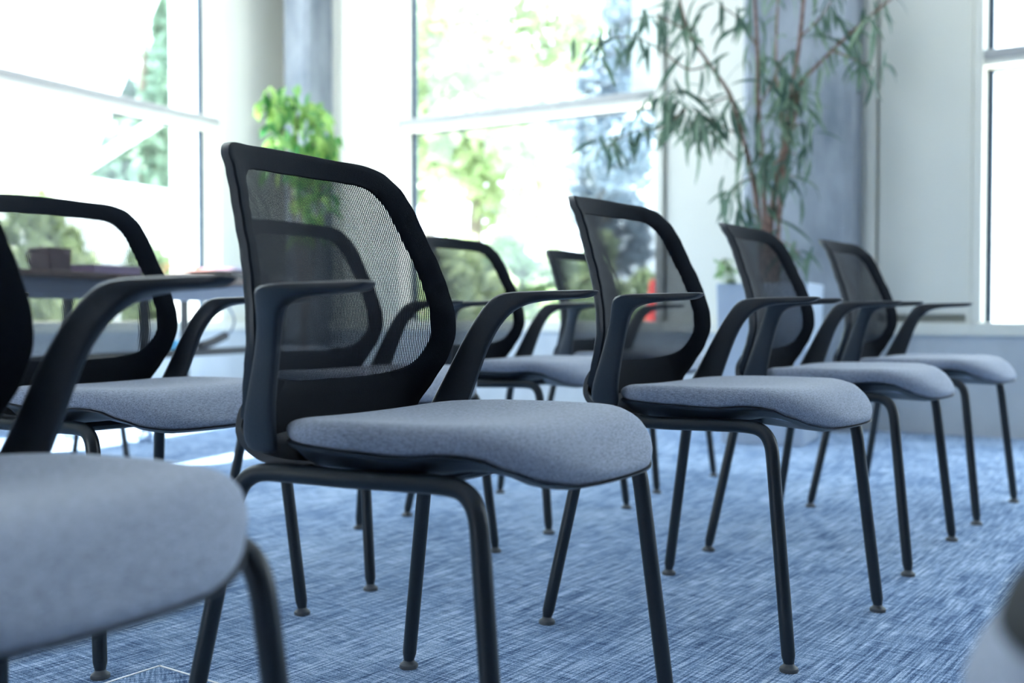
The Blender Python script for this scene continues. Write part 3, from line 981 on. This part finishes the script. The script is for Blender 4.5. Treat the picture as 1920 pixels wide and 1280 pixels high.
# trailing variegated plant at the planter's left rim
random.seed(5)
tp0 = pix(1372, 528, PD - .12)
tr = empty('trailing_plant', (tp0.x, tp0.y, HP - .065)); tag(tr, 'small white and green trailing plant at the planter rim', 'plant')
vl = leaf_mesh('leaf', .065, .04, .9, M['variegated'], 5)
for k in range(9):
    a = random.uniform(2.2, 4.6)
    tipv = Vector((math.cos(a) * random.uniform(.03, .12), math.sin(a) * .05, random.uniform(.10, .20)))
    c = catmull([(0.03, .02, 0), (tipv.x * .4, tipv.y * .4, tipv.z * .8), tipv], 5)
    m = MB(); m.tube(c, .003, 6); m.build('stem', M['tree_g'], tr, True)
    for q in range(4):
        p = c[random.randrange(4, len(c))]
        az = random.uniform(0, 6.28); d = Vector((math.cos(az), math.sin(az), random.uniform(-.7, .3)))
        put_leaf(vl, tr, leaf_matrix(p, d, random.uniform(-.5, .5)))

# broad leaved plant before the corner column
random.seed(21)
BPD = 7.0
bp = pix(568, 640, BPD)
bpot = empty('round_planter', (bp.x, bp.y, 0)); tag(bpot, 'round grey planter hidden behind the focused chair', 'planter')
m = MB(); m.lathe([(.0001, 0), (.15, 0), (.16, .02), (.19, .42), (.18, .43), (.165, .42), (.16, .36)], 28); m.build('pot', M['planter'], bpot, True)
m = MB(); m.lathe([(.0001, .33), (.155, .34), (.16, .36), (.0001, .365)], 24); m.build('soil', M['soil'], bpot, True)
bpl = empty('broad_leaf_plant', (bp.x, bp.y, .365)); tag(bpl, 'bright green broad leaved plant before the corner column', 'plant')
binv = Vector((bp.x, bp.y, .365))
bl = [leaf_mesh('leaf', .15, .075, 1.1, M['broad']), leaf_mesh('leaf', .12, .06, .8, M['broad'])]
cs = []
for pts in ([(568, 660, 0), (566, 480, 0), (560, 330, .02), (556, 220, 0), (552, 175, 0)], [(572, 660, .02), (575, 480, .05), (584, 330, .05), (590, 240, .02), (580, 195, 0)],
            [(566, 560, 0), (550, 400, -.05), (535, 280, -.1), (522, 205, -.12), (515, 190, -.12)], [(574, 600, 0), (592, 440, 0), (606, 320, -.05), (612, 265, -.1)]):
    c = catmull([pix(px, py, BPD + dd) - binv for px, py, dd in pts], 6)
    m = MB(); m.tube(c, [.010 - .005 * i / (len(c) - 1) for i in range(len(c))], 7); m.build('stem', M['twig'], bpl, True)
    cs.append(c)
for ci, c in enumerate(cs):
    for k in range(62):
        p = c[random.randrange(len(c) // 3, len(c))] + Vector((random.gauss(0, .055), random.gauss(0, .06), random.gauss(0, .05)))
        az = random.uniform(0, 6.28); el = random.uniform(-1.3, .1)
        d = Vector((math.cos(az) * math.cos(el), math.sin(az) * math.cos(el), math.sin(el)))
        put_leaf(bl[k % 2], bpl, leaf_matrix(p, d, random.uniform(-.6, .6)) @ Matrix.Scale(random.uniform(.7, 1.1), 4))

# ------------------------------------------------------------------ outside
g = MB(); g.box(-45, 45, -12, 60, -.32, -.17); tag(g.build('ground_outside', M['pave']), 'pale sunlit paving outside the windows', kind='structure')


def tree(name, loc, hgt, rx, rz, cz, mat, label, seed, nleaf=4200, ls=.16, group='trees outside the windows', cat='tree'):
    rnd = random.Random(seed)
    r = empty(name, (loc.x, loc.y, -.17)); tag(r, label, cat, group)
    if hgt > 2.5:
        m = MB(); m.tube([(0, 0, 0), (rnd.uniform(-.1, .1), 0, cz * .5), (rnd.uniform(-.2, .2), rnd.uniform(-.2, .2), cz + rz * .4)], [hgt * .022, hgt * .016, .03], 9)
        m.build('trunk', M['trunk'], r, True)
    blobs = []
    for k in range(22):
        th = rnd.uniform(0, 6.283); u = rnd.uniform(-1, 1); q = rnd.uniform(.35, .95)
        blobs.append((Vector((math.cos(th) * math.sqrt(1 - u * u) * rx * q, math.sin(th) * math.sqrt(1 - u * u) * rx * q, cz + u * rz * q)), rnd.uniform(.18, .36) * (rx + rz) * .5))
    m = MB()
    for k in range(nleaf):
        c, br = blobs[rnd.randrange(len(blobs))]
        v = Vector((rnd.gauss(0, 1), rnd.gauss(0, 1), rnd.gauss(0, 1))).normalized() * br * rnd.uniform(.6, 1.0)
        p = c + v
        if p.z < .05: p.z = rnd.uniform(.05, .3)
        a = Vector((rnd.gauss(0, 1), rnd.gauss(0, 1), rnd.gauss(0, .7))).normalized(); b = a.orthogonal().normalized()
        s_ = ls * rnd.uniform(.6, 1.2)
        m.add([p - a * s_, p + b * s_ * .5, p + a * s_, p - b * s_ * .5], [(0, 1, 2, 3)])
    tag(m.build('foliage', mat, r), kind='stuff')
    return r


def gp(px, d): v = pix(px, 640, d); return Vector((v.x, v.y, 0))


tree('broadleaf_tree', gp(900, 17), 7, 2.2, 2.4, 4.4, M['tree_y'], 'pale yellow green tree filling the left of the middle window', 1, 4600)
tree('broadleaf_tree', gp(800, 34), 13, 3.0, 4.4, 7.4, M['tree_g'], 'mid green tree at the left edge of the middle window', 2, 4200)
tree('broadleaf_tree', gp(1040, 43), 15, 3.2, 5.0, 8.6, M['tree_y'], 'distant pale tree at the centre of the middle window', 3, 4200)
tree('conifer_tree', gp(1137, 26), 11, 1.6, 4.3, 5.2, M['tree_b'], 'blue green tree at the right of the middle window', 4, 6800, .165)
tree('garden_shrub', gp(850, 12.5), 1.8, .72, .85, .95, M['tree_y'], 'yellow green shrub low in the middle window, left', 5, 2600, .10, 'shrubs outside the windows', 'shrub')
tree('garden_shrub', gp(985, 14.8), 1.8, .9, .95, .95, M['tree_g'], 'mid green shrub low in the middle window, centre', 6, 3000, .11, 'shrubs outside the windows', 'shrub')
tree('garden_shrub', gp(1135, 13.2), 1.8, .72, .85, .95, M['tree_g'], 'mid green shrub below the blue green tree', 7, 2600, .10, 'shrubs outside the windows', 'shrub')
tree('garden_shrub', gp(925, 20.8), 2.4, 1.0, 1.25, 1.5, M['tree_g'], 'mid green shrub farther back under the pale trees', 13, 3600, .13, 'shrubs outside the windows', 'shrub')
tree('garden_shrub', gp(1065, 20.8), 2.4, .75, 1.1, 1.3, M['tree_y'], 'yellow green shrub farther back beside the blue green tree', 14, 3000, .13, 'shrubs outside the windows', 'shrub')
tree('broadleaf_tree', gp(265, 18.5), 9, 1.7, 3.6, 4.4, M['tree_t'], 'teal green tree beside the white gable in the left window', 8, 9000)
tree('broadleaf_tree', gp(360, 28), 10, 2.2, 3.4, 5.0, M['tree_g'], 'green tree in the right part of the left window', 10, 3600)


tree('garden_shrub', gp(40, 10.2), 1.8, .66, 1.0, 1.05, M['tree_y'], 'sunlit shrub low in the left window behind the desk case', 11, 3600, .10, 'shrubs outside the windows', 'shrub')
tree('garden_shrub', gp(295, 11.9), 1.8, .50, .80, .9, M['tree_y'], 'sunlit shrub low in the left window above the folders', 12, 3600, .10, 'shrubs outside the windows', 'shrub')


# white gable building in the left window: slanted right edge, white block to the right stands in for overexposed greenery
def prism(mb, P, depth):
    off = Vector((-.62, .79, 0)).normalized() * depth
    n_ = len(P)
    mb.add([*P, *[p + off for p in P]], [tuple(range(n_)), tuple(range(2 * n_ - 1, n_ - 1, -1))] + [(i, (i + 1) % n_, n_ + (i + 1) % n_, n_ + i) for i in range(n_)])


GD = 13.0
def gpt(px, py): 
    return pix(px, py, GD)
wg = empty('white_gable_building', gp(60, GD)); wg.location.z = -.17
tag(wg, 'blown out white gable building outside the left window', 'building')
w0 = Vector(wg.location)
m = MB(); b0 = gpt(165, 330)
bot = lambda px: Vector((gpt(px, 600).x, gpt(px, 600).y, -.17))
prism(m, [p - w0 for p in (bot(-520), bot(160), gpt(160, 332), gpt(305, -20), gpt(400, -250), gpt(-520, -250))], 3.0)
m.build('gable_wall', M['white'], wg)
m = MB(); prism(m, [p - w0 + Vector((0, .02, 0)) for p in (bot(160), bot(420), gpt(420, 372), gpt(250, 345), gpt(160, 332))], 2.6)
m.build('blown_out_greenery', M['white'], wg)  # added white mass for blown-out greenery, no real wing of the building
m = MB(); m.tube([gpt(150, 335) - w0 + Vector((0, -.25, 0)), gpt(322, 226) - w0 + Vector((0, -.25, 0))], .07, 10)
m.build('brace', M['white'], wg, True)
pst = MB(); q = gp(349, 9.6); pst.box(-.10, .10, -.10, .10, 0, 4.2)
po = pst.build('outdoor_post', M['white'], None, bevel=.01); po.location = (q.x, q.y, -.17); tag(po, 'white square post just outside the left window', 'post')
wp = wbox('outdoor_screen_panel', M['white'], MB_BACK, None, sb(1186, .2), sb(1236, .2), .175, .20, TR1 + .01, H_ROOM + .2, .003)
tag(wp, 'white vertical panel outside the upper right edge of the middle window', 'panel')

# pale building with louvred blind beyond the right window
q = gp(2020, 11.5)
pb = empty('pale_building', (q.x, q.y, -.17), math.radians(-25)); tag(pb, 'pale building with slatted blind beyond the right window', 'building')
m = MB(); m.box(-3.5, 4, 0, 1.5, 0, 4.6); m.build('wall', M['siding'], pb)
m = MB(); m.box(-.75, -.66, -.09, -.001, 0, 4.6); m.build('corner_post', M['white'], pb)
for k in range(30):
    m = MB(); z = .85 + k * .055; m.box(-1.9, -.80, -.03, -.001, z, z + .042); m.build('slat', M['white'], pb)
for k in range(30):
    m = MB(); z = .85 + k * .055; m.box(-.60, .6, -.03, -.001, z, z + .042); m.build('slat', M['white'], pb)

# red and white safety cone outside
q = gp(1224, 10.4)
cn = empty('traffic_cone', (q.x, q.y, -.17)); tag(cn, 'red and white cone outside, seen through a mesh back', 'cone')
m = MB(); m.box(-.19, .19, -.19, .19, 0, .04); m.build('base', M['white'], cn, bevel=.01)
m = MB(); m.lathe([(.15, .04), (.10, .55)], 18); m.build('sleeve', M['white'], cn, True)
m = MB(); m.lathe([(.10, .55), (.03, 1.15), (.0001, 1.16)], 18); m.build('tip', M['red'], cn, True)
